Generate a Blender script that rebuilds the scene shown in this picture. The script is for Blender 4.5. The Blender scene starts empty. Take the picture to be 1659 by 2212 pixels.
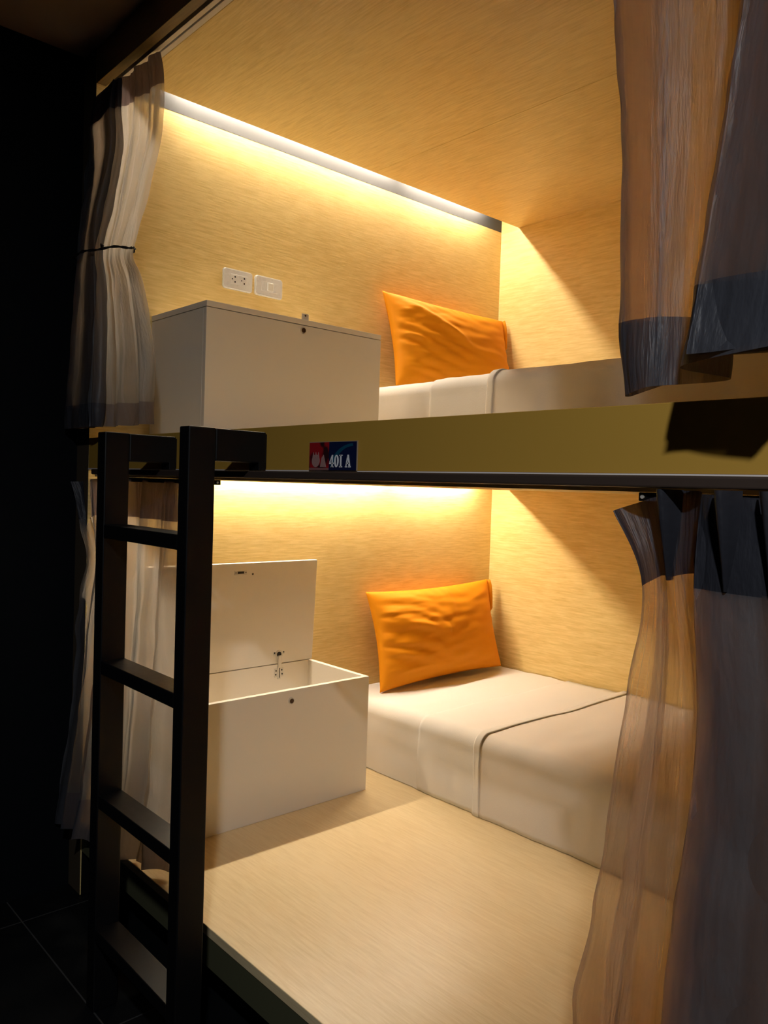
import bpy, bmesh, math, random
from mathutils import Vector, Matrix, noise
random.seed(4)
scn = bpy.context.scene
COL = scn.collection
PI = math.pi

# ------------------------------------------------------------------ helpers
def mesh_obj(name, bm, mat, parent=None, smooth=False):
    me = bpy.data.meshes.new(name)
    bm.normal_update()
    bm.to_mesh(me); bm.free()
    for m in (mat if isinstance(mat, (list, tuple)) else [mat]):
        me.materials.append(m)
    if smooth:
        for p in me.polygons: p.use_smooth = True
    o = bpy.data.objects.new(name, me)
    COL.objects.link(o)
    if parent is not None:
        o.parent = parent
        w = world_loc(parent)
        me.transform(Matrix.Translation(-w))     # parents are never rotated before their parts are made
    return o

def world_loc(o):
    v = Vector(o.location)
    while o.parent is not None:
        o = o.parent
        v = v + Vector(o.location)
    return v

def thing(name, label, cat, loc, group=None):
    o = bpy.data.objects.new(name, None)
    o.empty_display_size = .05
    COL.objects.link(o)
    o.location = loc
    o['label'] = label; o['category'] = cat
    if group: o['group'] = group
    return o

def tag(o, label, cat, group=None):
    o['label'] = label; o['category'] = cat
    if group: o['group'] = group
    return o

def struct(o):
    o['kind'] = 'structure'
    return o

def add_box(bm, x0, x1, y0, y1, z0, z1, bev=0.0, seg=2):
    r = bmesh.ops.create_cube(bm, size=1.0)
    vs = r['verts']
    for v in vs:
        v.co = Vector((x0 + (v.co.x + .5) * (x1 - x0), y0 + (v.co.y + .5) * (y1 - y0), z0 + (v.co.z + .5) * (z1 - z0)))
    if bev > 0:
        es = list({e for v in vs for e in v.link_edges})
        bmesh.ops.bevel(bm, geom=es, offset=bev, segments=seg, affect='EDGES', profile=.5)
    return vs

def box_obj(name, b, mat, parent=None, bev=0.0):
    bm = bmesh.new(); add_box(bm, *b, bev=bev)
    return mesh_obj(name, bm, mat, parent)

def add_cyl(bm, c, axis, r, h, seg=24, r2=None):
    m = Matrix.Translation(Vector(c))
    if axis == 'x': m = m @ Matrix.Rotation(PI / 2, 4, 'Y')
    if axis == 'y': m = m @ Matrix.Rotation(PI / 2, 4, 'X')
    bmesh.ops.create_cone(bm, cap_ends=True, segments=seg, radius1=r, radius2=r if r2 is None else r2, depth=h, matrix=m)

def add_poly(bm, pts, d):
    """prism: pts = 3-D polygon points, d = extrusion vector"""
    vs = [bm.verts.new(p) for p in pts]
    f = bm.faces.new(vs)
    r = bmesh.ops.extrude_face_region(bm, geom=[f])
    nv = [g for g in r['geom'] if isinstance(g, bmesh.types.BMVert)]
    bmesh.ops.translate(bm, verts=nv, vec=Vector(d))
    bmesh.ops.recalc_face_normals(bm, faces=bm.faces[:])

def add_tube(bm, pts, r, seg=8):
    rings = []
    for i, p in enumerate(pts):
        p = Vector(p)
        t = (Vector(pts[min(i + 1, len(pts) - 1)]) - Vector(pts[max(i - 1, 0)])).normalized()
        a = t.cross(Vector((0, 0, 1)))
        if a.length < 1e-3: a = t.cross(Vector((1, 0, 0)))
        a.normalize(); b = t.cross(a)
        rings.append([bm.verts.new(p + (a * math.cos(k * 2 * PI / seg) + b * math.sin(k * 2 * PI / seg)) * r) for k in range(seg)])
    for i in range(len(rings) - 1):
        for k in range(seg):
            bm.faces.new((rings[i][k], rings[i][(k + 1) % seg], rings[i + 1][(k + 1) % seg], rings[i + 1][k]))
    bm.faces.new(rings[0][::-1]); bm.faces.new(rings[-1])

# ------------------------------------------------------------------ materials
def new_mat(name):
    m = bpy.data.materials.new(name); m.use_nodes = True
    nt = m.node_tree
    return m, nt, nt.nodes['Principled BSDF']

def plain(name, col, rough=.5, metal=0.0, spec=.5):
    m, nt, b = new_mat(name)
    b.inputs['Base Color'].default_value = (*col, 1)
    b.inputs['Roughness'].default_value = rough
    b.inputs['Metallic'].default_value = metal
    b.inputs['Specular IOR Level'].default_value = spec
    n = nt.nodes.new('ShaderNodeTexNoise'); n.inputs['Scale'].default_value = 60
    tc = nt.nodes.new('ShaderNodeNewGeometry')
    nt.links.new(tc.outputs['Position'], n.inputs['Vector'])
    mr = nt.nodes.new('ShaderNodeMapRange')
    mr.inputs['To Min'].default_value = max(0.02, rough - .04); mr.inputs['To Max'].default_value = min(1, rough + .04)
    nt.links.new(n.outputs['Fac'], mr.inputs['Value'])
    nt.links.new(mr.outputs['Result'], b.inputs['Roughness'])
    return m

def wood(name, axis, dark=(.66, .46, .15), light=(.88, .67, .29), rough=.42):
    """fine oak laminate, grain running along the given world axis"""
    m, nt, b = new_mat(name)
    geo = nt.nodes.new('ShaderNodeNewGeometry')
    mp = nt.nodes.new('ShaderNodeMapping')
    s = {'x': (2.2, 30, 30), 'y': (30, 2.2, 30)}[axis]
    mp.inputs['Scale'].default_value = s
    nt.links.new(geo.outputs['Position'], mp.inputs['Vector'])
    n1 = nt.nodes.new('ShaderNodeTexNoise')
    n1.inputs['Scale'].default_value = 5.5; n1.inputs['Detail'].default_value = 5; n1.inputs['Roughness'].default_value = .62
    n1.inputs['Distortion'].default_value = .35
    nt.links.new(mp.outputs['Vector'], n1.inputs['Vector'])
    n2 = nt.nodes.new('ShaderNodeTexNoise')
    n2.inputs['Scale'].default_value = 1.3; n2.inputs['Detail'].default_value = 2
    mp2 = nt.nodes.new('ShaderNodeMapping')
    mp2.inputs['Scale'].default_value = {'x': (.7, 3, 3), 'y': (3, .7, 3)}[axis]
    nt.links.new(geo.outputs['Position'], mp2.inputs['Vector'])
    nt.links.new(mp2.outputs['Vector'], n2.inputs['Vector'])
    mix = nt.nodes.new('ShaderNodeMix'); mix.data_type = 'FLOAT'
    mix.inputs[0].default_value = .3
    nt.links.new(n1.outputs['Fac'], mix.inputs[2]); nt.links.new(n2.outputs['Fac'], mix.inputs[3])
    cr = nt.nodes.new('ShaderNodeValToRGB')
    cr.color_ramp.elements[0].position = .30; cr.color_ramp.elements[0].color = (*dark, 1)
    cr.color_ramp.elements[1].position = .60; cr.color_ramp.elements[1].color = (*light, 1)
    nt.links.new(mix.outputs[0], cr.inputs['Fac'])
    nt.links.new(cr.outputs['Color'], b.inputs['Base Color'])
    b.inputs['Roughness'].default_value = rough
    b.inputs['Specular IOR Level'].default_value = .35
    bp = nt.nodes.new('ShaderNodeBump'); bp.inputs['Strength'].default_value = .2; bp.inputs['Distance'].default_value = .002
    nt.links.new(n1.outputs['Fac'], bp.inputs['Height']); nt.links.new(bp.outputs['Normal'], b.inputs['Normal'])
    return m

def cloth(name, col, rough=.85, bump=.15, scale=900):
    m, nt, b = new_mat(name)
    geo = nt.nodes.new('ShaderNodeNewGeometry')
    n = nt.nodes.new('ShaderNodeTexNoise'); n.inputs['Scale'].default_value = scale; n.inputs['Detail'].default_value = 2
    n2 = nt.nodes.new('ShaderNodeTexNoise'); n2.inputs['Scale'].default_value = 22; n2.inputs['Detail'].default_value = 4
    nt.links.new(geo.outputs['Position'], n.inputs['Vector']); nt.links.new(geo.outputs['Position'], n2.inputs['Vector'])
    ad = nt.nodes.new('ShaderNodeMath'); ad.operation = 'ADD'
    nt.links.new(n.outputs['Fac'], ad.inputs[0]); nt.links.new(n2.outputs['Fac'], ad.inputs[1])
    bp = nt.nodes.new('ShaderNodeBump'); bp.inputs['Strength'].default_value = bump; bp.inputs['Distance'].default_value = .003
    nt.links.new(ad.outputs[0], bp.inputs['Height']); nt.links.new(bp.outputs['Normal'], b.inputs['Normal'])
    b.inputs['Base Color'].default_value = (*col, 1)
    b.inputs['Roughness'].default_value = rough
    b.inputs['Specular IOR Level'].default_value = .2
    b.inputs['Sheen Weight'].default_value = 0.0 if col[2] < .1 else .1
    return m

def sheer(name, dmin, dmax, col=(.33, .335, .36), trans=(.80, .66, .56), filt=(.95, .87, .80)):
    """semi-sheer striped curtain: UV.x is metres across the cloth"""
    m, nt, b = new_mat(name)
    L = nt.links
    out = nt.nodes['Material Output']
    uv = nt.nodes.new('ShaderNodeUVMap')
    sx = nt.nodes.new('ShaderNodeSeparateXYZ'); L.new(uv.outputs['UV'], sx.inputs[0])
    cx = nt.nodes.new('ShaderNodeCombineXYZ'); L.new(sx.outputs['X'], cx.inputs['X'])
    n1 = nt.nodes.new('ShaderNodeTexNoise'); n1.noise_dimensions = '3D'
    n1.inputs['Scale'].default_value = 9; n1.inputs['Detail'].default_value = 0
    L.new(cx.outputs[0], n1.inputs['Vector'])
    r1 = nt.nodes.new('ShaderNodeValToRGB'); r1.color_ramp.elements[0].position = .47; r1.color_ramp.elements[1].position = .53
    L.new(n1.outputs['Fac'], r1.inputs['Fac'])
    n2 = nt.nodes.new('ShaderNodeTexNoise'); n2.inputs['Scale'].default_value = 95; n2.inputs['Detail'].default_value = 2
    L.new(cx.outputs[0], n2.inputs['Vector'])
    mixd = nt.nodes.new('ShaderNodeMath'); mixd.operation = 'MULTIPLY_ADD'
    L.new(n2.outputs['Fac'], mixd.inputs[0]); mixd.inputs[1].default_value = .28; L.new(r1.outputs['Color'], mixd.inputs[2])
    n3 = nt.nodes.new('ShaderNodeTexNoise'); n3.inputs['Scale'].default_value = 5.5; n3.inputs['Detail'].default_value = 0
    L.new(cx.outputs[0], n3.inputs['Vector'])
    q1 = nt.nodes.new('ShaderNodeMath'); q1.operation = 'SUBTRACT'; q1.inputs[1].default_value = .5; L.new(n3.outputs['Fac'], q1.inputs[0])
    q2 = nt.nodes.new('ShaderNodeMath'); q2.operation = 'ABSOLUTE'; L.new(q1.outputs[0], q2.inputs[0])
    q3 = nt.nodes.new('ShaderNodeMath'); q3.operation = 'LESS_THAN'; q3.inputs[1].default_value = .012; L.new(q2.outputs[0], q3.inputs[0])
    mr = nt.nodes.new('ShaderNodeMapRange'); mr.inputs['From Min'].default_value = .1; mr.inputs['From Max'].default_value = 1.2
    mr.inputs['To Min'].default_value = dmin; mr.inputs['To Max'].default_value = dmax
    L.new(mixd.outputs[0], mr.inputs['Value'])
    # grazing views look through more thread
    lw = nt.nodes.new('ShaderNodeLayerWeight'); lw.inputs['Blend'].default_value = .35
    mx = nt.nodes.new('ShaderNodeMath'); mx.operation = 'MULTIPLY_ADD'; mx.use_clamp = True
    L.new(lw.outputs['Facing'], mx.inputs[0]); mx.inputs[1].default_value = .25
    sm = nt.nodes.new('ShaderNodeMath'); sm.operation = 'MULTIPLY_ADD'; sm.inputs[1].default_value = .22
    L.new(q3.outputs[0], sm.inputs[0]); L.new(mr.outputs['Result'], sm.inputs[2]); L.new(sm.outputs[0], mx.inputs[2])
    tr = nt.nodes.new('ShaderNodeBsdfTransparent'); tr.inputs['Color'].default_value = (*filt, 1)
    tl = nt.nodes.new('ShaderNodeBsdfTranslucent'); tl.inputs['Color'].default_value = (*trans, 1)
    cr = nt.nodes.new('ShaderNodeMix'); cr.data_type = 'RGBA'
    cr.inputs[6].default_value = (*[c * 1.35 for c in col], 1); cr.inputs[7].default_value = (*[c * .62 for c in col], 1)
    L.new(n2.outputs['Fac'], cr.inputs[0]); L.new(cr.outputs[2], b.inputs['Base Color'])
    b.inputs['Roughness'].default_value = .42; b.inputs['Specular IOR Level'].default_value = .5
    wn = nt.nodes.new('ShaderNodeTexNoise'); wn.inputs['Scale'].default_value = 14; wn.inputs['Detail'].default_value = 4
    wm = nt.nodes.new('ShaderNodeMapping'); wm.inputs['Scale'].default_value = (2.6, .8, 1)
    L.new(uv.outputs['UV'], wm.inputs['Vector']); L.new(wm.outputs[0], wn.inputs['Vector'])
    bp = nt.nodes.new('ShaderNodeBump'); bp.inputs['Strength'].default_value = .5; bp.inputs['Distance'].default_value = .012
    L.new(wn.outputs['Fac'], bp.inputs['Height'])
    L.new(bp.outputs['Normal'], b.inputs['Normal']); L.new(bp.outputs['Normal'], tl.inputs['Normal'])
    m1 = nt.nodes.new('ShaderNodeMixShader'); m1.inputs[0].default_value = .55
    L.new(b.outputs[0], m1.inputs[1]); L.new(tl.outputs[0], m1.inputs[2])
    m2 = nt.nodes.new('ShaderNodeMixShader'); L.new(mx.outputs[0], m2.inputs[0])
    L.new(tr.outputs[0], m2.inputs[1]); L.new(m1.outputs[0], m2.inputs[2])
    L.new(m2.outputs[0], out.inputs['Surface'])
    return m

def emit(name, col, s):
    m, nt, b = new_mat(name)
    b.inputs['Base Color'].default_value = (.8, .8, .8, 1)
    b.inputs['Emission Color'].default_value = (*col, 1)
    b.inputs['Emission Strength'].default_value = s
    return m

W_X = wood('oak_laminate_grain_x', 'x')
W_Y = wood('oak_laminate_grain_y', 'y')
W_CEIL = wood('oak_laminate_ceiling', 'x', rough=.38)
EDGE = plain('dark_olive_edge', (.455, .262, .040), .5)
POST = plain('shaded_post_laminate', (.07, .052, .032), .5)  # unlit wood of the posts: shade darkened into the base colour
WHITE = plain('white_melamine', (.86, .79, .68), .38)
WHITE_LID = plain('white_melamine_lid', (.86, .80, .70), .38)
BLACK = plain('black_satin_metal', (.0035, .0035, .004), .42, 0.0, .28)
BRONZE = plain('dark_bronze_metal', (.065, .044, .034), .42, .3)
ALU = plain('white_aluminium', (.72, .66, .62), .35)
STEEL = plain('brushed_steel', (.72, .68, .60), .35, .45)
DARKHOLE = plain('dark_recess', (.01, .008, .006), .8)
PLASTIC = plain('white_plastic', (.83, .82, .80), .28)
COVE = plain('cove_grey_liner', (.085, .085, .088), .8, 0, .05)
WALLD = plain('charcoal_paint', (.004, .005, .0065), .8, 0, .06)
CEILD = plain('corridor_ceiling_paint', (.30, .21, .17), .8, 0, .2)
SHEET = cloth('white_cotton', (.86, .81, .74), .85, .35)
SHEET2 = cloth('white_cotton_cover', (.86, .78, .69), .85, .35)
ORANGE = cloth('mustard_cotton', (.74, .262, .003), .7, .12, 700)
CORD = cloth('black_cord', (.02, .016, .014), .6, .4, 500)
LEDM = emit('warm_led', (1.0, .88, .70), 298)
LEDL = emit('warm_led_lower', (1.0, .88, .70), 240)
CURT = sheer('sheer_curtain', .34, .76, col=(.135, .14, .155), trans=(.90, .76, .66))
CURT_M = sheer('sheer_curtain_medium', .55, .90, col=(.11, .115, .13), trans=(.42, .38, .33))
CURT_D = sheer('sheer_curtain_dense', .93, 1.0, col=(.05, .052, .066), trans=(.09, .065, .06))
CURT_H = sheer('sheer_curtain_hem', .84, .97, col=(.085, .09, .11), trans=(.20, .155, .13))

# tiled corridor floor
def floor_mat():
    m, nt, b = new_mat('dark_tiles'); L = nt.links
    geo = nt.nodes.new('ShaderNodeNewGeometry'); s = nt.nodes.new('ShaderNodeSeparateXYZ'); L.new(geo.outputs['Position'], s.inputs[0])
    def line(sock, off):
        a = nt.nodes.new('ShaderNodeMath'); a.operation = 'ADD'; a.inputs[1].default_value = off + 60; L.new(sock, a.inputs[0])
        d = nt.nodes.new('ShaderNodeMath'); d.operation = 'PINGPONG'; d.inputs[1].default_value = .3; L.new(a.outputs[0], d.inputs[0])
        c = nt.nodes.new('ShaderNodeMath'); c.operation = 'LESS_THAN'; c.inputs[1].default_value = .002; L.new(d.outputs[0], c.inputs[0])
        return c
    a = line(s.outputs['X'], -.14); c = line(s.outputs['Y'], .185)
    mxx = nt.nodes.new('ShaderNodeMath'); mxx.operation = 'MAXIMUM'; L.new(a.outputs[0], mxx.inputs[0]); L.new(c.outputs[0], mxx.inputs[1])
    n = nt.nodes.new('ShaderNodeTexNoise'); n.inputs['Scale'].default_value = 6; n.inputs['Detail'].default_value = 5
    L.new(geo.outputs['Position'], n.inputs['Vector'])
    cr = nt.nodes.new('ShaderNodeValToRGB')
    cr.color_ramp.elements[0].color = (.0025, .003, .0035, 1); cr.color_ramp.elements[1].color = (.007, .0075, .008, 1)
    cr.color_ramp.elements[0].position = .35; cr.color_ramp.elements[1].position = .75
    L.new(n.outputs['Fac'], cr.inputs['Fac'])
    mix = nt.nodes.new('ShaderNodeMix'); mix.data_type = 'RGBA'; L.new(mxx.outputs[0], mix.inputs[0])
    L.new(cr.outputs['Color'], mix.inputs[6]); mix.inputs[7].default_value = (.04, .04, .04, 1)
    L.new(mix.outputs[2], b.inputs['Base Color']); b.inputs['Roughness'].default_value = .5; b.inputs['Specular IOR Level'].default_value = .12
    return m

# ------------------------------------------------------------------ the room
XR = 2.150                      # inner face of the bunk's right panel
YB = 1.90                       # inner face of the bunk's back panel
struct(box_obj('floor', (-.12, 4.6, -1.9, 2.05, -.1, 0), floor_mat()))
struct(box_obj('ceiling', (-.12, 4.6, -1.9, 2.05, 2.600, 2.7), CEILD))
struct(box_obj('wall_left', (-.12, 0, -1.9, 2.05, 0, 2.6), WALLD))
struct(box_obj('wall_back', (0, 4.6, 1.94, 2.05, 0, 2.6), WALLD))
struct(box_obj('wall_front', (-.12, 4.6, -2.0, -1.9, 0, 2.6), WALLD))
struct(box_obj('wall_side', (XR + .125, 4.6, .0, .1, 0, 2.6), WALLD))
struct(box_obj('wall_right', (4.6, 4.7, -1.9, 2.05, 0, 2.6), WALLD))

# ------------------------------------------------------------------ the double-deck bunk
bunk = thing('bunk_pod', 'built-in double-deck sleeping pod lined with pale oak laminate, two lit berths', 'bunk bed', (1.2, .95, 0))
bm = bmesh.new(); add_box(bm, .003, .0965, .0, YB + .03, 0.002, 2.597)
side = mesh_obj('side_panel', bm, [W_Y, POST], bunk)
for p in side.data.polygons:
    if p.normal.y < -.5: p.material_index = 1  # aisle-facing edge takes the shade-darkened copy
box_obj('side_panel', (XR, XR + .04, .0, YB + .03, 0.002, 2.597), W_Y, bunk)
box_obj('back_panel', (.097, XR, YB, YB + .025, 0.002, 2.597), W_X, bunk)
box_obj('right_post', (XR + .041, XR + .12, .0, .08, .002, 2.597), POST, bunk)
# lower deck
box_obj('lower_deck', (.097, XR, .0, YB, .215, .239), wood('oak_laminate_deck', 'x', dark=(.74, .55, .28), light=(.86, .68, .40), rough=.33), bunk, bev=.0015)
box_obj('lower_front_board', (.097, XR, .002, .02, .141, .2145), plain('shaded_green_grey_board', (.085, .085, .045), .5), bunk)  # shade of the deck overhang is put into this board's colour
box_obj('recess_shade_sheet', (.0968, .0985, .003, .0895, .002, .1405), BLACK, bunk)  # thin black sheet added to darken the side panel's face in the recess
box_obj('toe_kick', (.097, XR, .09, .11, .002, .2145), BLACK, bunk)
# upper deck with a cove slot along the left panel
bm = bmesh.new()
add_box(bm, .198, XR, .021, YB, 1.305, 1.42)
add_box(bm, .0965, .198, .021, YB, 1.3715, 1.42)
mesh_obj('upper_deck', bm, W_CEIL, bunk)
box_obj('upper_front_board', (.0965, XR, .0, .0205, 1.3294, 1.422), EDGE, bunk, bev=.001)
box_obj('board_trim', (.0965, XR, -.0012, .0205, 1.3245, 1.3292), ALU, bunk)
# upper ceiling: two panels with a hairline joint
bm = bmesh.new(); add_box(bm, .198, XR, .075, 1.0275, 2.49, 2.515, bev=.0012)
mesh_obj('ceiling_panel', bm, W_CEIL, bunk)
bm = bmesh.new(); add_box(bm, .198, XR, 1.0285, YB, 2.49, 2.515, bev=.0012)
mesh_obj('ceiling_panel', bm, W_CEIL, bunk)
box_obj('cove_lip', (.198, .212, .075, YB, 2.5155, 2.597), COVE, bunk)
box_obj('cove_liner', (.0960, .0968, .075, YB, 2.490, 2.596), COVE, bunk)
box_obj('cove_liner', (.0960, .0968, .021, YB, 1.305, 1.3713), COVE, bunk)
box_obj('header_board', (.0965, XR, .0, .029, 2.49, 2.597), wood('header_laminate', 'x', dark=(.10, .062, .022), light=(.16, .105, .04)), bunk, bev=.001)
box_obj('header_backing', (.0965, XR, .0295, .0745, 2.512, 2.597), BLACK, bunk)

# LED strips in the coves (two tubes end to end in each)
def led(y0, y1, xc, zc, mat, label):
    t = thing('led_strip', label, 'light strip', (xc, y0, zc), 'warm LED strips in the ceiling coves')
    box_obj('housing', (xc - .012, xc + .012, y0 + .002, y1 - .002, zc + .003, zc + .008), PLASTIC, t, bev=.001)
    box_obj('diffuser', (xc - .007, xc + .007, y0 + .005, y1 - .005, zc - .002, zc + .0028), mat, t, bev=.001)
led(.235, 1.215, .118, 2.588, LEDM, 'long warm LED strip glowing in the cove above the upper berth wall, nearer the opening')
led(1.265, 1.75, .118, 2.588, LEDM, 'short warm LED strip glowing in the cove above the upper berth wall, nearer the corner')
led(.235, 1.215, .124, 1.363, LEDL, 'long warm LED strip glowing above the lower berth wall, nearer the opening')
led(1.265, 1.75, .124, 1.363, LEDL, 'short warm LED strip glowing above the lower berth wall, nearer the corner')

# curtain hardware
tr = thing('curtain_track', 'white double aluminium curtain track under the upper berth header', 'curtain track', (1.2, .05, 2.49))
box_obj('rail', (.10, XR - .002, .038, .0515, 2.488, 2.511), ALU, tr, bev=.001)
box_obj('rail', (.10, XR - .002, .0565, .0725, 2.488, 2.511), ALU, tr, bev=.001)
rod = thing('curtain_rod', 'dark bronze rod running the full width under the room number board', 'curtain rod', (1.2, -.02, 1.319))
bm = bmesh.new(); add_box(bm, .185, XR, -.028, -.013, 1.3105, 1.3265, bev=.003, seg=3)
mesh_obj('bar', bm, BRONZE, rod)
for x in (.20, 1.25, XR - .03):
    box_obj('bracket', (x, x + .02, -.013, .0, 1.312, 1.325), BRONZE, rod)

def flat_rail(x0, x1, hole_x, label):
    t = thing('curtain_rail', label, 'curtain rail', (x0, .03, 1.2985), 'flat rails at the top of the lower berth opening')
    box_obj('bar', (x0, x1, .028, .032, 1.2925, 1.3045), BLACK, t, bev=.0015)
    bm = bmesh.new(); add_cyl(bm, (hole_x, .027, 1.2985), 'y', .0028, .003, 16)
    mesh_obj('rivet', bm, STEEL, t)
flat_rail(1.939, XR - .002, 1.946, 'black flat rail end with a bright rivet carrying the lower right curtain')
flat_rail(.11, .825, .818, 'black flat rail whose rivet end peeps out beside the ladder, carrying the lower left curtain')

# ------------------------------------------------------------------ number plate
pl = thing('room_sign', 'small red and navy room plate reading 401 A on the front board', 'sign', (1.297, 0, 1.355))
box_obj('plate', (1.224, 1.373, -.0035, -.0014, 1.3292, 1.386), plain('sign_edge', (.33, .25, .16), .4), pl)
def sign_red():
    m, nt, b = new_mat('sign_red'); L = nt.links
    geo = nt.nodes.new('ShaderNodeNewGeometry')
    n = nt.nodes.new('ShaderNodeTexNoise'); n.inputs['Scale'].default_value = 38; n.inputs['Detail'].default_value = 1
    L.new(geo.outputs['Position'], n.inputs['Vector'])
    cr = nt.nodes.new('ShaderNodeValToRGB')
    cr.color_ramp.elements[0].color = (.03, .006, .008, 1); cr.color_ramp.elements[1].color = (.30, .008, .012, 1)
    cr.color_ramp.elements[0].position = .4; cr.color_ramp.elements[1].position = .55
    L.new(n.outputs['Fac'], cr.inputs['Fac']); L.new(cr.outputs['Color'], b.inputs['Base Color']); b.inputs['Roughness'].default_value = .35
    return m
box_obj('red_half', (1.2255, 1.2885, -.0045, -.0036, 1.3345, 1.3845), sign_red(), pl)
box_obj('navy_half', (1.289, 1.3715, -.0045, -.0036, 1.3298, 1.3845), plain('sign_navy', (.006, .010, .045), .3), pl)
PALE = plain('sign_pale', (.34, .19, .17), .5)
box_obj('pale_band', (1.2255, 1.2885, -.0046, -.0036, 1.3298, 1.3343), plain('sign_band', (.22, .095, .09), .5), pl)
bm = bmesh.new()                                       # pale round ornament and a pale peak beside it
c = (1.2475, -.0048, 1.3480)
add_cyl(bm, c, 'y', .0125, .0006, 28)
for xs in (1.2395, 1.2475, 1.2555):
    add_poly(bm, [(xs - .0030, -.0046, 1.354), (xs + .0030, -.0046, 1.354), (xs, -.0046, 1.3655)], (0, -.0006, 0))
add_poly(bm, [(1.262, -.0046, 1.336), (1.281, -.0046, 1.336), (1.2760, -.0046, 1.350), (1.2725, -.0046, 1.360), (1.2665, -.0046, 1.354)], (0, -.0006, 0))
mesh_obj('ornament', bm, PALE, pl)
bm = bmesh.new(); a0 = []; a1 = []                      # blue arc
for i in range(17):
    t = i / 16
    a = PI * (.98 - .46 * t); R = .066
    a0.append((1.3655 + R * 1.08 * math.cos(a), -.0047, 1.3325 + R * .74 * math.sin(a)))
    a1.append((1.3655 + (R - .006 - .006 * math.sin(PI * (1 - t))) * 1.08 * math.cos(a), -.0047, 1.3325 + (R - .004) * .70 * math.sin(a)))
for i in range(16):
    vs = [bm.verts.new(q) for q in (a0[i], a0[i + 1], a1[i + 1], a1[i])]
    bm.faces.new(vs)
arc = mesh_obj('blue_arc', bm, plain('sign_blue', (.006, .06, .11), .35), pl)
so = arc.modifiers.new('s', 'SOLIDIFY'); so.thickness = .0003
# lettering 401 A, drawn as bold serif characters
bm = bmesh.new()
def glyph(polys, x, w, z, h):
    for p in polys:
        add_poly(bm, [(x + a * w, -.0047, z + b * h) for a, b in p], (0, -.0008, 0))
Z0, HH = 1.3355, .0240
glyph([[(.55, 0), (.80, 0), (.80, 1), (.62, 1), (.55, .9)], [(0, .26), (1, .26), (1, .38), (0, .38)], [(0, .36), (.2, .36), (.68, 1), (.58, 1)], [(.4, 0), (.96, 0), (.96, .07), (.4, .07)]], 1.2915, .0135, Z0, HH)
ring_o = [(.5 + .5 * math.cos(a * PI / 12), .5 + .5 * math.sin(a * PI / 12)) for a in range(24)]
ring_i = [(.5 + .20 * math.cos(a * PI / 12), .5 + .40 * math.sin(a * PI / 12)) for a in range(24)]
glyph([[ring_o[i], ring_o[(i + 1) % 24], ring_i[(i + 1) % 24], ring_i[i]] for i in range(24)], 1.3070, .0130, Z0, HH)
glyph([[(.35, .03), (.68, .03), (.68, .97), (.35, .97)], [(.1, 0), (.95, 0), (.95, .08), (.1, .08)], [(.1, .92), (.95, .92), (.95, 1), (.1, 1)]], 1.3212, .0105, Z0, HH)
glyph([[(.40, 1), (.60, 1), (.93, .05), (.66, .05)], [(.40, 1), (.52, .82), (.20, .05), (.08, .05)], [(.22, .27), (.75, .27), (.75, .37), (.22, .37)], [(0, 0), (.34, 0), (.34, .08), (0, .08)], [(.56, 0), (1, 0), (1, .08), (.56, .08)]], 1.3400, .0165, Z0, HH)
mesh_obj('lettering', bm, plain('sign_white', (.78, .78, .80), .4), pl)

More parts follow.
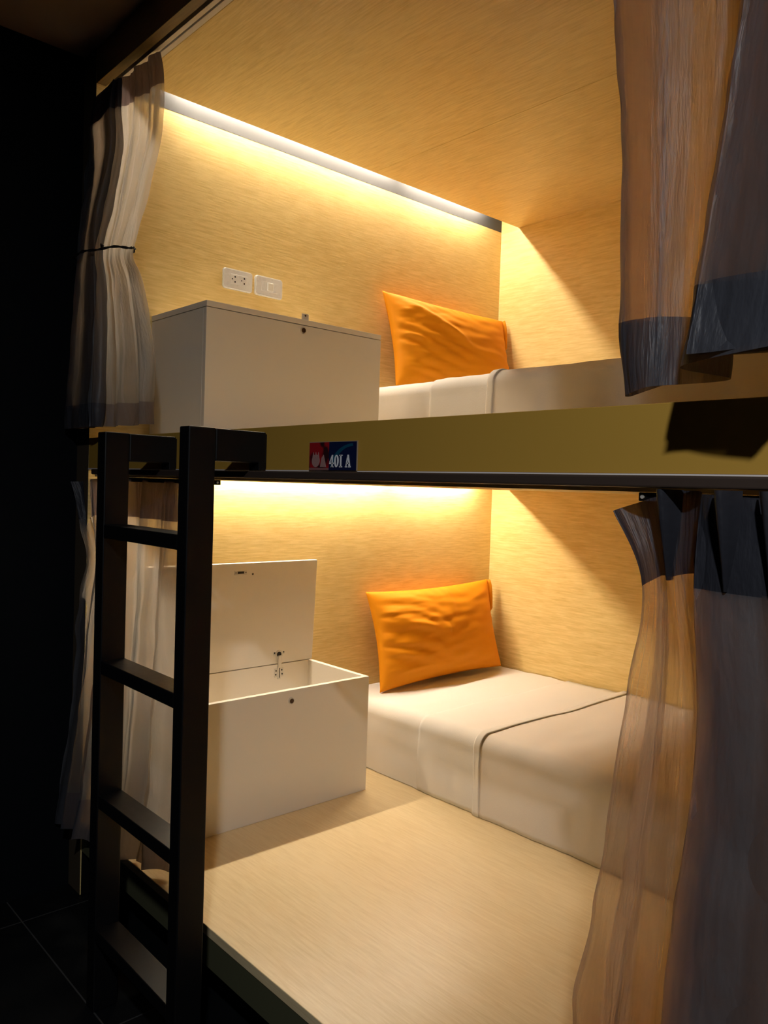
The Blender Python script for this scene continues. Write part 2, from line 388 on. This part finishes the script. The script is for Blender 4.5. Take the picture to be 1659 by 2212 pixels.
# ------------------------------------------------------------------ storage boxes
BX0, BX1, BT = .099, .446, .018
def storage_box(z0, y0, y1, is_open, label):
    H = .401
    t = thing('storage_box', label, 'storage box', ((BX0 + BX1) / 2, (y0 + y1) / 2, z0))
    zt = z0 + H if is_open else z0 + H - .019
    box_obj('front_panel', (BX1 - BT, BX1, y0, y1, z0 + .0005, zt), WHITE, t, bev=.0008)
    box_obj('back_panel', (BX0, BX0 + BT, y0, y1, z0 + .0005, zt), WHITE, t, bev=.0008)
    box_obj('end_panel', (BX0 + BT, BX1 - BT, y0, y0 + BT, z0 + .0005, zt), WHITE, t, bev=.0008)
    box_obj('end_panel', (BX0 + BT, BX1 - BT, y1 - BT, y1, z0 + .0005, zt), WHITE, t, bev=.0008)
    box_obj('bottom_panel', (BX0 + BT, BX1 - BT, y0 + BT, y1 - BT, z0 + .0005, z0 + .012), WHITE, t)
    yl = y0 + (y1 - y0) * .51
    # lock barrel
    zl = z0 + .366
    bm = bmesh.new(); add_cyl(bm, (BX1 + .0015, yl, zl), 'x', .0105, .003, 32)
    lk = mesh_obj('lock', bm, STEEL, t); lk['label'] = 'round steel cylinder lock'
    bm = bmesh.new(); add_cyl(bm, (BX1 + .0033, yl, zl), 'x', .0078, .0008, 28)
    add_box(bm, BX1 + .0030, BX1 + .0042, yl - .0012, yl + .0012, zl - .006, zl + .006)
    mesh_obj('keyhole', bm, plain('lock_dark_face', (.10, .055, .03), .35, .5), lk)
    if not is_open:
        lid = box_obj('lid', (BX0, BX1, y0, y1, zt + .0022, z0 + H), WHITE_LID, t, bev=.0008)
        bm = bmesh.new()
        add_box(bm, .424, .4255, yl + .008, yl + .036, z0 + H, z0 + H + .024, bev=.0005)
        sp = mesh_obj('strike_plate', bm, STEEL, t)
        bm = bmesh.new(); add_cyl(bm, (.4262, yl + .022, z0 + H + .018), 'x', .0032, .001, 16)
        mesh_obj('screw_hole', bm, DARKHOLE, sp)
        for yy in (y0 + .14, y1 - .14):
            bm = bmesh.new(); add_cyl(bm, (BX0 + .01, yy, z0 + H + .002), 'y', .004, .04, 12)
            mesh_obj('hinge', bm, STEEL, t)
    else:
        lean = math.radians(2.4)
        hx, hz = BX0 - .002, z0 + H + .003
        def place(o):
            # lid is modelled upright, then tipped a little off the wall about its lower edge
            w = world_loc(o.parent)
            p = Vector((hx, 0, hz)) - w
            o.data.transform(Matrix.Translation(p) @ Matrix.Rotation(lean, 4, 'Y') @ Matrix.Translation(-p))
        lid = box_obj('lid', (hx, hx + BT, y0, y1, hz, hz + .377), WHITE_LID, t, bev=.0008); place(lid)
        # latch plate and small hole near the lid's free edge
        bm = bmesh.new(); add_box(bm, hx + BT, hx + BT + .0015, yl - .028, yl + .022, hz + .337, hz + .352, bev=.0005)
        lp = mesh_obj('latch_plate', bm, STEEL, lid); place(lp)
        bm = bmesh.new(); add_box(bm, hx + BT + .0014, hx + BT + .0022, yl - .016, yl + .010, hz + .3405, hz + .3485)
        place(mesh_obj('latch_recess', bm, DARKHOLE, lid))
        for nm_, yy_, zz_, rr_ in (('screw', yl - .023, hz + .3445, .002), ('screw', yl + .0175, hz + .3445, .002), ('peg_hole', yl + .047, hz + .337, .0032)):
            bm = bmesh.new(); add_cyl(bm, (hx + BT + (.0015 if nm_ == 'screw' else .0006), yy_, zz_), 'x', rr_, .001, 12)
            place(mesh_obj(nm_, bm, DARKHOLE, lid))
        # cabinet hinge: cup plate on the lid, arm, mounting plate in the box
        for yh in (y0 + .13, y1 - .153):
            bm = bmesh.new()
            add_box(bm, hx + BT, hx + BT + .0018, yh - .024, yh + .024, hz + .032, hz + .050, bev=.0006)
            add_cyl(bm, (hx + BT + .0025, yh, hz + .034), 'x', .0155, .003, 24)
            hg = mesh_obj('hinge', bm, STEEL, t)
            bm = bmesh.new()
            add_cyl(bm, (hx + BT + .0045, yh - .001, hz + .034), 'x', .0095, .002, 20)
            add_cyl(bm, (hx + BT + .0025, yh - .020, hz + .040), 'x', .0026, .002, 10)
            add_cyl(bm, (hx + BT + .0025, yh + .020, hz + .040), 'x', .0026, .002, 10)
            mesh_obj('hinge_cup', bm, DARKHOLE, hg)
            bm = bmesh.new()
            add_box(bm, hx + BT + .002, hx + BT + .012, yh - .006, yh + .007, hz - .012, hz + .030, bev=.002)
            add_box(bm, hx + BT + .002, hx + BT + .008, yh - .006, yh + .006, hz - .058, hz - .010, bev=.001)
            mesh_obj('hinge_arm', bm, STEEL, hg)
            bm = bmesh.new()
            add_box(bm, BX0 + BT, BX0 + BT + .0025, yh - .020, yh + .020, hz - .050, hz - .018, bev=.001)
            mesh_obj('mounting_plate', bm, STEEL, hg)
            bm = bmesh.new()
            for dy, dz in ((-.014, -.040), (.014, -.040), (.012, -.025), (-.013, -.026)):
                add_cyl(bm, (BX0 + BT + .003, yh + dy, hz + dz), 'x', .0028, .002, 12)
            add_box(bm, hx + BT + .0078, hx + BT + .0085, yh - .0015, yh + .0015, hz - .052, hz - .016)
            mesh_obj('screws', bm, DARKHOLE, hg)
        # strike screws inside the front rim
        bm = bmesh.new()
        add_box(bm, BX1 - BT - .012, BX1 - BT - .001, yl - .016, yl + .016, z0 + H - .009, z0 + H - .003, bev=.001)
        mesh_obj('strike_plate', bm, STEEL, t)
    return t
storage_box(.239, .190, .864, True, 'white storage box with its lid flipped open against the lower berth wall')
storage_box(1.4225, .194, .869, False, 'closed white storage box with flat lid on the upper berth deck')

# ------------------------------------------------------------------ socket and switch
def wall_plate(name, y0, y1, label, cat):
    t = thing(name, label, cat, (.0965, (y0 + y1) / 2, 1.9975))
    bm = bmesh.new()
    r = .010; pts = []
    for cy, cz, a0 in ((y1 - r, 2.033 - r, 0), (y0 + r, 2.033 - r, PI / 2), (y0 + r, 1.963 + r, PI), (y1 - r, 1.963 + r, 3 * PI / 2)):
        for k in range(6):
            a = a0 + k * PI / 10
            pts.append((.0966, cy + r * math.cos(a), cz + r * math.sin(a)))
    add_poly(bm, pts, (.0075, 0, 0))
    top = [e for e in bm.edges if all(abs(v.co.x - .1041) < 1e-5 for v in e.verts)]
    bmesh.ops.bevel(bm, geom=top, offset=.0028, segments=3, affect='EDGES')
    mesh_obj('cover_plate', bm, PLASTIC, t)
    return t
s = wall_plate('wall_socket', .447, .564, 'white double three-pin wall socket plate above the upper storage box', 'socket')
box_obj('socket_face', (.104, .1055, .474, .541, 1.981, 2.015), PLASTIC, s, bev=.0006)
for yc in (.487, .524):
    for dy, dz, r in ((-.006, 0, .0021), (.005, .0085, .003), (.005, -.0085, .003)):
        bm = bmesh.new(); add_cyl(bm, (.1057, yc + dy, 1.998 + dz), 'x', r, .0008, 14)
        mesh_obj('pin_hole', bm, DARKHOLE, s)
s = wall_plate('light_switch', .575, .691, 'white single rocker switch plate beside the socket', 'switch')
box_obj('switch_frame', (.104, .1050, .600, .668, 1.981, 2.015), PLASTIC, s, bev=.0004)
box_obj('rocker', (.105, .1095, .624, .648, 1.984, 2.012), plain('rocker_plastic', (.88, .86, .80), .25), s, bev=.0015)

# ------------------------------------------------------------------ mattresses and bedding
def nz(x, y, z, s=1.0, seed=0):
    return noise.noise(Vector((x * s + seed, y * s, z * s)))

def bed_profile(z0, off, top=.258):
    """cross-section points (y, z) of the mattress: front foot -> front edge -> top -> back"""
    y0 = 1.011 - off; zt = z0 + top + off; r = .045
    pts = []
    n = 14
    for i in range(n): pts.append((y0 + .002 + .012 * (1 - math.sin(PI * i / n)) * 0, z0 + .002 + (zt - r - z0) * i / n))
    for k in range(9):
        a = PI - k * PI / 16
        pts.append((y0 + r + r * math.cos(a), zt - r + r * math.sin(a)))
    yb = YB - .006
    m = 22
    for i in range(1, m + 1): pts.append((y0 + r + (yb - y0 - r) * i / m, zt))
    return pts

def bed_layer(name, z0, x0, x1, off, mat, parent=None, seed=0, amp=1.0, closed=False, thick=.003):
    prof = bed_profile(z0, off)
    bm = bmesh.new()
    nx = max(6, int((x1 - x0) / .012))
    rows = []
    for i in range(nx + 1):
        x = x0 + (x1 - x0) * i / nx
        row = []
        for j, (y, z) in enumerate(prof):
            front = max(0, min(1, (1.06 - y) / .05))
            hgt = (z - z0) / .26
            dy = -front * amp * (.0050 * nz(x, 0, z, 7, seed) + .0085 * abs(nz(x * 3.2, 0, z * .8, 6, seed + 9)) * (1.2 - hgt) * (1.0 if x < .9 else .5) + .006 * math.sin(PI * min(1, hgt)))
            dz = (1 - front) * amp * (.004 * nz(x, y, 0, 4, seed) + .003 * nz(x * 2.2, y * .6, 0, 9, seed + 3))
            # soft sag of the bottom seam
            xx = x
            if i == 0 or i == nx: xx += .002 * nz(0, y * 3, z * 3, 4, seed + 7)
            row.append(bm.verts.new((xx, y + dy, z + dz)))
        rows.append(row)
    for i in range(nx):
        for j in range(len(prof) - 1):
            bm.faces.new((rows[i][j], rows[i + 1][j], rows[i + 1][j + 1], rows[i][j + 1]))
    if closed:
        for row in (rows[0], rows[-1]):
            b0 = bm.verts.new((row[0].co.x, YB - .006, z0 + .002))
            bm.faces.new(list(row) + [b0])
        bmesh.ops.recalc_face_normals(bm, faces=bm.faces[:])
    o = mesh_obj(name, bm, mat, parent, smooth=True)
    if not closed:
        s = o.modifiers.new('s', 'SOLIDIFY'); s.thickness = thick; s.offset = -1
    return o

def bed(z0, where, seed):
    t = thing('mattress', 'thick mattress in a white fitted sheet on the %s deck' % where, 'mattress', (1.2, 1.45, z0))
    bed_layer('mattress_body', z0, .101, XR - .004, 0, SHEET, t, seed, closed=True)
    ts = bed_layer('top_sheet', z0, .560, XR - .004, .0055, SHEET, None, seed, amp=1.05)
    tag(ts, 'thin white top sheet whose edge starts beyond the pillow on the %s berth' % where, 'sheet')
    bl = thing('blanket', 'cream white cover with a hemmed edge over the foot of the %s berth' % where, 'blanket', (1.5, 1.45, z0))
    bed_layer('cover', z0, .830, XR - .004, .0095, SHEET2, bl, seed, amp=1.1)
    h = bed_layer('hem', z0, .824, .850, .0145, SHEET, bl, seed, amp=1.1, thick=.004)
bed(.239, 'lower', 1.0)
bed(1.4205, 'upper', 5.0)

# ------------------------------------------------------------------ pillows
def pillow(loc, rot, label, seed, kind):
    W, Hh, T = .735, .395, .165
    bm = bmesh.new()
    nu, nv = 110, 70
    grids = []
    for side in (1, -1):
        g = []
        for i in range(nu + 1):
            row = []
            u = -1 + 2 * i / nu
            for j in range(nv + 1):
                v = -1 + 2 * j / nv
                if side == -1 and (i in (0, nu) or j in (0, nv)):
                    row.append(grids[0][i][j]); continue
                ex = 1 - .085 * (1 - v * v) ** 1.0
                ez = 1 - .070 * (1 - u * u) ** 1.0
                x = u * W / 2 * ex
                z = v * Hh / 2 * ez
                th = ((1 - abs(u) ** 2.4) * (1 - abs(v) ** 2.2)) 
                th = max(0, th) ** .47 * T / 2
                edge = max(0, 1 - abs(u)) * max(0, 1 - abs(v))
                d = 0
                if side == 1:
                    a = max(0, (-u + .15)) ** .8 if u < .15 else 0        # folds run in from the left edge
                    d += a * .0045 * math.sin(20 * v + 14 * u + 4 * nz(u, v, 0, 1.6, seed)) * (1 - v * v)
                    d += .0045 * nz(u * 1.4, v * 3.0, 0, 2.2, seed) + .0035 * nz(u * 3, v * 7, 0, 2.0, seed + 4) * a
                    if kind == 'lower':
                        rr = v - (.55 - .55 * (u + 1)) if u < 0 else 9
                        if u < .1: d += .012 * math.exp(-(rr / .10) ** 2) * (1 - abs(u + .45))
                        d += .010 * math.exp(-((u - .12) / .05) ** 2) * max(0, v) * .6
                    else:
                        rr = (v - .62 + .9 * (u + .6)) 
                        d += .018 * math.exp(-(rr / .12) ** 2) * max(0, 1 - ((u + .45) / .55) ** 2)
                    d += .004 * math.sin(40 * u + 10 * v) * max(0, abs(v) - .7) * max(0, 1 - abs(u))
                d *= min(1, edge * 14)
                row.append(bm.verts.new((x, -side * (th + d), z)))
            g.append(row)
        grids.append(g)
    for s, g in enumerate(grids):
        for i in range(nu):
            for j in range(nv):
                f = (g[i][j], g[i + 1][j], g[i + 1][j + 1], g[i][j + 1])
                bm.faces.new(f if s == 0 else f[::-1])
    t = thing('pillow', label, 'pillow', loc)
    me_o = mesh_obj('pillow_body', bm, ORANGE, None, smooth=True)
    me_o.parent = t
    # open flap of the pillowcase at the right end
    bm = bmesh.new(); rows = []
    for i in range(25):
        v = -.98 + 1.96 * i / 24
        w = .030 * max(0, 1 - abs(v) ** 6) + .004
        xx = W / 2 * (1 - .085 * (1 - v * v)) - .004
        zz = v * Hh / 2
        rows.append([bm.verts.new((xx + w * k / 4 * .8, .012 * math.sin(k * .7 + v * 2) * (k / 4) + (.010 if v < .3 else -.004) * k / 4, zz + .0 * k)) for k in range(5)])
    for i in range(24):
        for k in range(4):
            bm.faces.new((rows[i][k], rows[i][k + 1], rows[i + 1][k + 1], rows[i + 1][k]))
    fl = mesh_obj('case_flap', bm, ORANGE, None, smooth=True); fl.parent = t
    s = fl.modifiers.new('s', 'SOLIDIFY'); s.thickness = .002
    t.rotation_euler = rot
    return t
# local x runs along the wall, local -y is the face towards the room
def pillow_pose(zb, lean, yc, xb, yaw=0, roll=0):
    h = .395 / 2
    return ((xb - math.sin(lean) * h * 1.0, yc, zb + math.cos(lean) * h), (-lean, roll, PI / 2 + yaw))
loc, rot = pillow_pose(.507, math.radians(14), 1.468, .240, roll=math.radians(-1))
pillow(loc, rot, 'mustard orange pillow leaning on the wall of the lower berth', 2.0, 'lower')
loc, rot = pillow_pose(1.690, math.radians(14), 1.500, .242, roll=math.radians(0))
pillow(loc, rot, 'mustard orange pillow leaning on the wall of the upper berth', 8.0, 'upper')

# ------------------------------------------------------------------ ladder
ld = thing('ladder', 'black metal ladder with four flat steps hooked to the upper deck', 'ladder', (.845, -.158, 0))
YA, YF = -.189, -.127
LEAN = 0.0
for x0, x1 in ((.620, .664), (1.030, 1.070)):
    bm = bmesh.new(); add_box(bm, x0, x1, YA, YF, .001, 1.411, bev=.003)
    st = mesh_obj('stile', bm, BLACK, ld)
    bm = bmesh.new(); add_box(bm, x0 + .001, x1 - .001, YF + .0, -.004, 1.343, 1.410, bev=.003)
    add_box(bm, x0 + .001, x1 - .001, -.0215, -.0035, 1.3270, 1.346, bev=.001)
    mesh_obj('hook_arm', bm, BLACK, ld)
    bm = bmesh.new(); add_box(bm, x0 + .004, x1 - .004, -.0034, -.0003, 1.332, 1.406, bev=.0008)
    mesh_obj('mounting_plate', bm, BLACK, ld)
for zt in (1.190, .863, .537, .209):
    bm = bmesh.new(); add_box(bm, .664, 1.030, YA + .001, YF - .001, zt - .032, zt, bev=.002)
    mesh_obj('step', bm, BLACK, ld)

# ------------------------------------------------------------------ curtains
def cr4(p0, p1, p2, p3, t):
    return p1 + .5 * t * (p2 - p0 + t * (2 * p0 - 5 * p1 + 4 * p2 - p3 + t * (3 * (p1 - p2) + p3 - p0)))
def spl(seq, t):
    n = len(seq) - 1
    t = max(0, min(n - 1e-9, t)); i = int(t); f = t - i
    g = lambda k: seq[max(0, min(n, k))]
    return cr4(g(i - 1), g(i), g(i + 1), g(i + 2), f)

def curtain(name, label, levels, folds, width, split, mats, edge_seed=0, nu=260, per=.010, group=None, crinkle=.006):
    """levels: (z, [(x, y, dz) ...], ruffle amplitude); split = indices of the levels where heading/hem begin.
       folds: number of ruffles across the cloth"""
    npt = len(levels[0][1])
    cols = [[[Vector(p) for p in lv[1]] for lv in levels]]
    zs = [lv[0] for lv in levels]; am = [lv[2] for lv in levels]
    base = Vector((levels[0][1][0][0], levels[0][1][0][1], zs[-1]))
    t = thing(name, label, 'curtain', base, group)
    def point(u, v):
        k = u * (npt - 1)
        seqv = [spl([Vector(p) for p in lv[1]], k) for lv in levels]
        p = spl(seqv, v)
        z = spl(zs, v) + p.z
        a = spl(am, v)
        # path normal in plan
        q = spl([spl([Vector(pp) for pp in lv[1]], min(npt - 1, k + .02)) for lv in levels], v) - spl([spl([Vector(pp) for pp in lv[1]], max(0, k - .02)) for lv in levels], v)
        nrm = Vector((-q.y, q.x, 0)); nrm = nrm.normalized() if nrm.length > 1e-9 else Vector((0, 1, 0))
        tan = Vector((q.x, q.y, 0)); tan = tan.normalized() if tan.length > 1e-9 else Vector((1, 0, 0))
        ph = 2 * PI * folds * u + 1.1 * math.sin(5 * u + edge_seed) + .5 * nz(u * 3, v * .6, 0, 1, edge_seed)
        off = a * (math.sin(ph) + .35 * math.sin(2.3 * ph + 1 + .6 * v))
        loop = a * .45 * math.sin(2 * ph)
        cn = crinkle * nz(u * 9, z * 7, 0, 1.0, edge_seed + 3) + crinkle * .5 * nz(u * 26, z * 16, 0, 1.0, edge_seed + 5)
        e = max(0, 1 - u / .05)
        cn += e * .010 * nz(0, 0, z * 11, 1.0, edge_seed + 2)
        return Vector((p.x, p.y, z)) + nrm * (off + cn) + tan * loop
    def strip(nm, v0, v1, mat, extra=0):
        dz = abs(spl(zs, v1) - spl(zs, v0)); nv = max(3, int(dz / per))
        bm = bmesh.new(); uvl = bm.loops.layers.uv.new('UVMap')
        rows = []
        for j in range(nv + 1):
            v = v0 + (v1 - v0) * j / nv
            rows.append([(bm.verts.new(point(i / nu, v)), i / nu * width, spl(zs, v)) for i in range(nu + 1)])
        for j in range(nv):
            for i in range(nu):
                q = (rows[j][i], rows[j + 1][i], rows[j + 1][i + 1], rows[j][i + 1])
                f = bm.faces.new([a[0] for a in q])
                for lp, a in zip(f.loops, q): lp[uvl].uv = (a[1], a[2])
        return mesh_obj(nm, bm, mat, t, smooth=True)
    nl = len(levels) - 1
    strip('heading_tape', 0, split[0], mats[0])
    strip('curtain_panel', split[0], split[1], mats[1])
    strip('hem', split[1], nl, mats[2])
    return t, point

MATS = (CURT_D, CURT, CURT_H)
MATS_M = (CURT_D, CURT_M, CURT_H)
# upper left: gathered on the track, tied in, fanning out over the front board
def fanpath(xl, yl, xr, yr, back=.030, n=4, w=.46, zl=0.0, zr=0.0):
    """zigzag layers over the left share w of the width, then on to the right edge"""
    out = []
    span = xr - xl
    for k in range(n):
        out.append((xl + (0 if k % 2 == 0 else w * span) + .008 * k, yl + back * k / n, zl))
    for t in (.34, .50, .66, .83, 1.0):
        out.append((xl + span * t, yl + back * (1 - t) * .3 + (yr - yl) * t, zl + (zr - zl) * t))
    return out
UL = [
 (2.486, fanpath(.072, -.004, .405, .050, .012, zl=-.036, zr=.0), .006),
 (2.395, fanpath(.066, -.012, .425, .050, .016, zl=-.030, zr=.0), .007),
 (2.25, fanpath(.052, -.010, .415, .048, .030), .010),
 (2.08, fanpath(.044, -.030, .365, .034, .030), .010),
 (1.966, fanpath(.050, -.036, .318, .020, .022, zr=-.018), .006),
 (1.86, fanpath(.050, -.042, .370, .022, .026), .010),
 (1.66, fanpath(.040, -.052, .440, .026, .030), .014),
 (1.515, fanpath(.034, -.058, .452, .028, .032), .015),
 (1.447, fanpath(.030, -.060, .456, .028, .032, zr=.006), .015)]
t_ul, _ = curtain('curtain', 'grey striped sheer curtain tied back at the left of the upper berth', UL, 5.0, 1.7, (1, 7), MATS_M, 2.0, group=None)
# cord tie
bm = bmesh.new()
pts = []
for i in range(41):
    a = 2 * PI * i / 40
    x = .196 + .134 * math.cos(a); y = -.010 + .040 * math.sin(a) + (x - .19) * .20
    pts.append((x, y, 1.966 - .010 * (x / .32) + .002 * math.sin(6 * a)))
for k in (0, 1):
    add_tube(bm, [(p[0], p[1] + .0018 * math.cos(i * 1.3 + k * PI), p[2] + .0022 * math.sin(i * 1.3 + k * PI)) for i, p in enumerate(pts)], .0022, 8)
add_tube(bm, [(.262, -.042, 1.957), (.268, -.046, 1.963), (.278, -.044, 1.957), (.270, -.043, 1.950), (.262, -.042, 1.957)], .003, 8)
tb = mesh_obj('tieback_cord', bm, CORD, None, smooth=True)
tag(tb, 'thin black braided cord knotted round the tied back upper left curtain', 'cord')

# lower left, behind the ladder
LLc = [
 (1.300, [(.040, -.020, -.014), (.13, .020, -.002), (.24, .030, 0), (.36, .030, 0), (.48, .032, 0), (.60, .032, 0), (.70, .034, 0)], .010),
 (1.192, [(.085, -.010, -.020), (.15, .016, -.004), (.25, .028, 0), (.36, .030, 0), (.48, .032, 0), (.60, .032, 0), (.70, .034, 0)], .012),
 (1.06, [(.125, .004, 0), (.18, .016, 0), (.26, .026, 0), (.36, .030, 0), (.47, .032, 0), (.585, .032, 0), (.69, .034, 0)], .016),
 (.86, [(.085, -.002, 0), (.155, .008, 0), (.25, .018, 0), (.355, .026, 0), (.47, .030, 0), (.585, .032, 0), (.69, .034, 0)], .020),
 (.60, [(.060, -.010, 0), (.135, -.004, 0), (.23, .006, 0), (.345, .016, 0), (.465, .024, 0), (.585, .030, 0), (.69, .034, 0)], .022),
 (.34, [(.035, -.030, 0), (.115, -.030, 0), (.22, -.020, 0), (.34, -.010, 0), (.465, .004, 0), (.585, .018, 0), (.69, .028, 0)], .020),
 (.225, [(.025, -.040, -.01), (.105, -.042, 0), (.215, -.034, 0), (.34, -.024, .005), (.465, -.008, .025), (.585, .014, .035), (.69, .026, .040)], .018)]
curtain('curtain', 'pale grey sheer curtain bunched behind the ladder in the lower berth', LLc, 6.0, 1.6, (1, 5), MATS_M, 5.0, nu=280)

# upper right: one flat leaf inside, then bunched folds that come forward over the board
def bunch(pre, x0, y0, x1, n, dy, zoff=0.0):
    """append n tight back-and-forth folds between x0 and x1, stepping back towards the track"""
    out = list(pre)
    for k in range(n):
        out.append(((x1 if k % 2 == 0 else x0 + .012 * (k // 2)), y0 + dy * k, zoff))
    out.append((x1 + .16, min(y0, -.045), zoff)); out.append((x1 + .30, min(y0, -.045) - .01, zoff))
    return out
UR = [
 (2.486, bunch([(1.88, .058, 0), (1.800, .050, 0), (1.87, .045, 0), (1.95, .055, 0), (2.01, .050, 0), (2.02, .020, 0)], 2.03, .010, 2.13, 7, .006), .004),
 (2.380, bunch([(1.89, .056, 0), (1.810, .048, 0), (1.88, .042, 0), (1.955, .055, 0), (2.015, .050, 0), (2.04, .006, 0)], 2.05, .000, 2.14, 7, .006), .004),
 (1.99, bunch([(1.940, .030, 0), (1.870, .020, 0), (1.940, .008, 0), (1.995, .034, 0), (2.045, .040, 0), (2.108, -.066, 0)], 2.11, -.082, 2.19, 7, .006), .005),
 (1.75, bunch([(1.965, .026, 0), (1.900, .015, 0), (1.955, .000, 0), (2.000, .030, 0), (2.045, .040, 0), (2.094, -.080, 0)], 2.10, -.098, 2.19, 7, .006), .005),
 (1.535, bunch([(1.970, .020, 0), (1.914, .010, 0), (1.960, -.004, 0), (2.005, .024, 0), (2.050, .036, 0), (2.068, -.090, .008)], 2.08, -.112, 2.19, 7, .007, .004), .005),
 (1.448, bunch([(1.980, .018, 0), (1.932, .004, -.014), (1.965, -.010, -.006), (2.010, .018, -.001), (2.055, .032, .004), (2.054, -.092, .004)], 2.075, -.125, 2.19, 7, .007, .012), .004)]
curtain('curtain', 'brownish grey sheer curtain hanging open at the right of the upper berth', UR, 4.0, 2.2, (1, 4), MATS, 7.0, nu=460, crinkle=.006)

# lower right: pinch-pleated heading flaring out, long leaf into the foreground
LR = [
 (1.300, bunch([(1.922, -.004, -.022), (1.955, .016, -.006), (2.000, .018, .006), (2.035, .002, .008), (2.060, -.022, .004)], 2.06, -.040, 2.16, 7, .006), .004),
 (1.190, bunch([(1.968, .000, -.010), (1.985, .012, .004), (2.006, .010, .006), (2.040, -.006, .014), (2.062, -.034, .008)], 2.06, -.050, 2.17, 7, .007), .004),
 (1.03, bunch([(1.952, .004, 0), (1.985, .006, 0), (2.020, .012, 0), (2.066, .010, 0), (2.085, -.045, 0)], 2.08, -.066, 2.19, 7, .008), .005),
 (.80, bunch([(1.925, .004, 0), (1.965, .000, 0), (2.010, .010, 0), (2.065, .016, 0), (2.070, -.055, 0)], 2.07, -.080, 2.19, 7, .008), .005),
 (.60, bunch([(1.893, .002, 0), (1.945, -.004, 0), (2.000, .006, 0), (2.060, .014, 0), (2.056, -.060, 0)], 2.06, -.090, 2.19, 7, .008), .005),
 (.36, bunch([(1.870, .0, 0), (1.93, -.008, 0), (1.99, .002, 0), (2.055, .006, 0), (2.046, -.065, 0)], 2.05, -.095, 2.19, 7, .008), .005),
 (.26, bunch([(1.868, -.010, 0), (1.925, -.018, 0), (1.99, -.012, 0), (2.055, -.004, 0), (2.046, -.072, 0)], 2.05, -.100, 2.19, 7, .008), .005)]
t_lr, _ = curtain('curtain', 'dark pleated sheer curtain hanging in the foreground at the right of the lower berth', LR, 5.0, 1.9, (1, 5), MATS, 11.0, nu=420, crinkle=.006)

# pinched pleats standing out from the heading of the lower right curtain
for xp, yb, dep in ((1.998, .008, .034), (2.098, -.046, .030), (2.150, -.048, .026)):
    bm = bmesh.new(); uvl = bm.loops.layers.uv.new('UVMap')
    rows = []
    for k in range(15):
        q = k / 14
        z = 1.309 - .118 * q
        d = dep * (1 - .72 * q ** 1.6)
        wd = .010 * (1 - .85 * q) + .0012
        xc = xp + .004 * math.sin(q * 2.2)
        prof = [(-wd * 1.5, 0), (-wd, -d * .45), (-wd * .45, -d * .9), (0, -d), (wd * .45, -d * .9), (wd, -d * .45), (wd * 1.5, 0)]
        rows.append([(bm.verts.new((xc + a, yb + b, z)), j * .004, z) for j, (a, b) in enumerate(prof)])
    for k in range(14):
        for j in range(6):
            c4 = (rows[k][j], rows[k + 1][j], rows[k + 1][j + 1], rows[k][j + 1])
            f = bm.faces.new([v[0] for v in c4])
            for lp, v in zip(f.loops, c4): lp[uvl].uv = (v[1], v[2])
    mesh_obj('pleat', bm, CURT_D, t_lr, smooth=True)

# ------------------------------------------------------------------ light
def area(name, loc, rot, size, energy, col):
    l = bpy.data.lights.new(name, 'AREA'); l.shape = 'DISK'; l.size = size; l.energy = energy; l.color = col
    o = bpy.data.objects.new(name, l); COL.objects.link(o); o.location = loc; o.rotation_euler = rot
    return o
area('corridor_downlight', (3.0, -1.4, 2.585), (0, 0, 0), .10, 42.0, (.95, .97, 1.0))

w = bpy.data.worlds.new('world'); scn.world = w; w.use_nodes = True
w.node_tree.nodes['Background'].inputs[0].default_value = (.5, .6, .7, 1)
w.node_tree.nodes['Background'].inputs[1].default_value = 0.0

# ------------------------------------------------------------------ camera
F = Vector((-.74068075, .6711459, -.03090645)); R = Vector((.6703775, .74131847, .03226339)); U = Vector((-.04456496, -.00317788, .99900143))
cam = bpy.data.cameras.new('camera'); co = bpy.data.objects.new('camera', cam); COL.objects.link(co)
m = Matrix(((R.x, U.x, -F.x, 2.5205753), (R.y, U.y, -F.y, -.97074444), (R.z, U.z, -F.z, 1.3), (0, 0, 0, 1)))
co.matrix_world = m
cam.sensor_fit = 'VERTICAL'; cam.sensor_height = 36; cam.sensor_width = 36
cam.lens = 1726.155 / 2212 * 36
cam.clip_start = .02
scn.camera = co

scn.view_settings.view_transform = 'Standard'
scn.view_settings.look = 'None'
scn.view_settings.exposure = 0.0
scn.view_settings.gamma = 1.0
scn.view_settings.use_curve_mapping = False
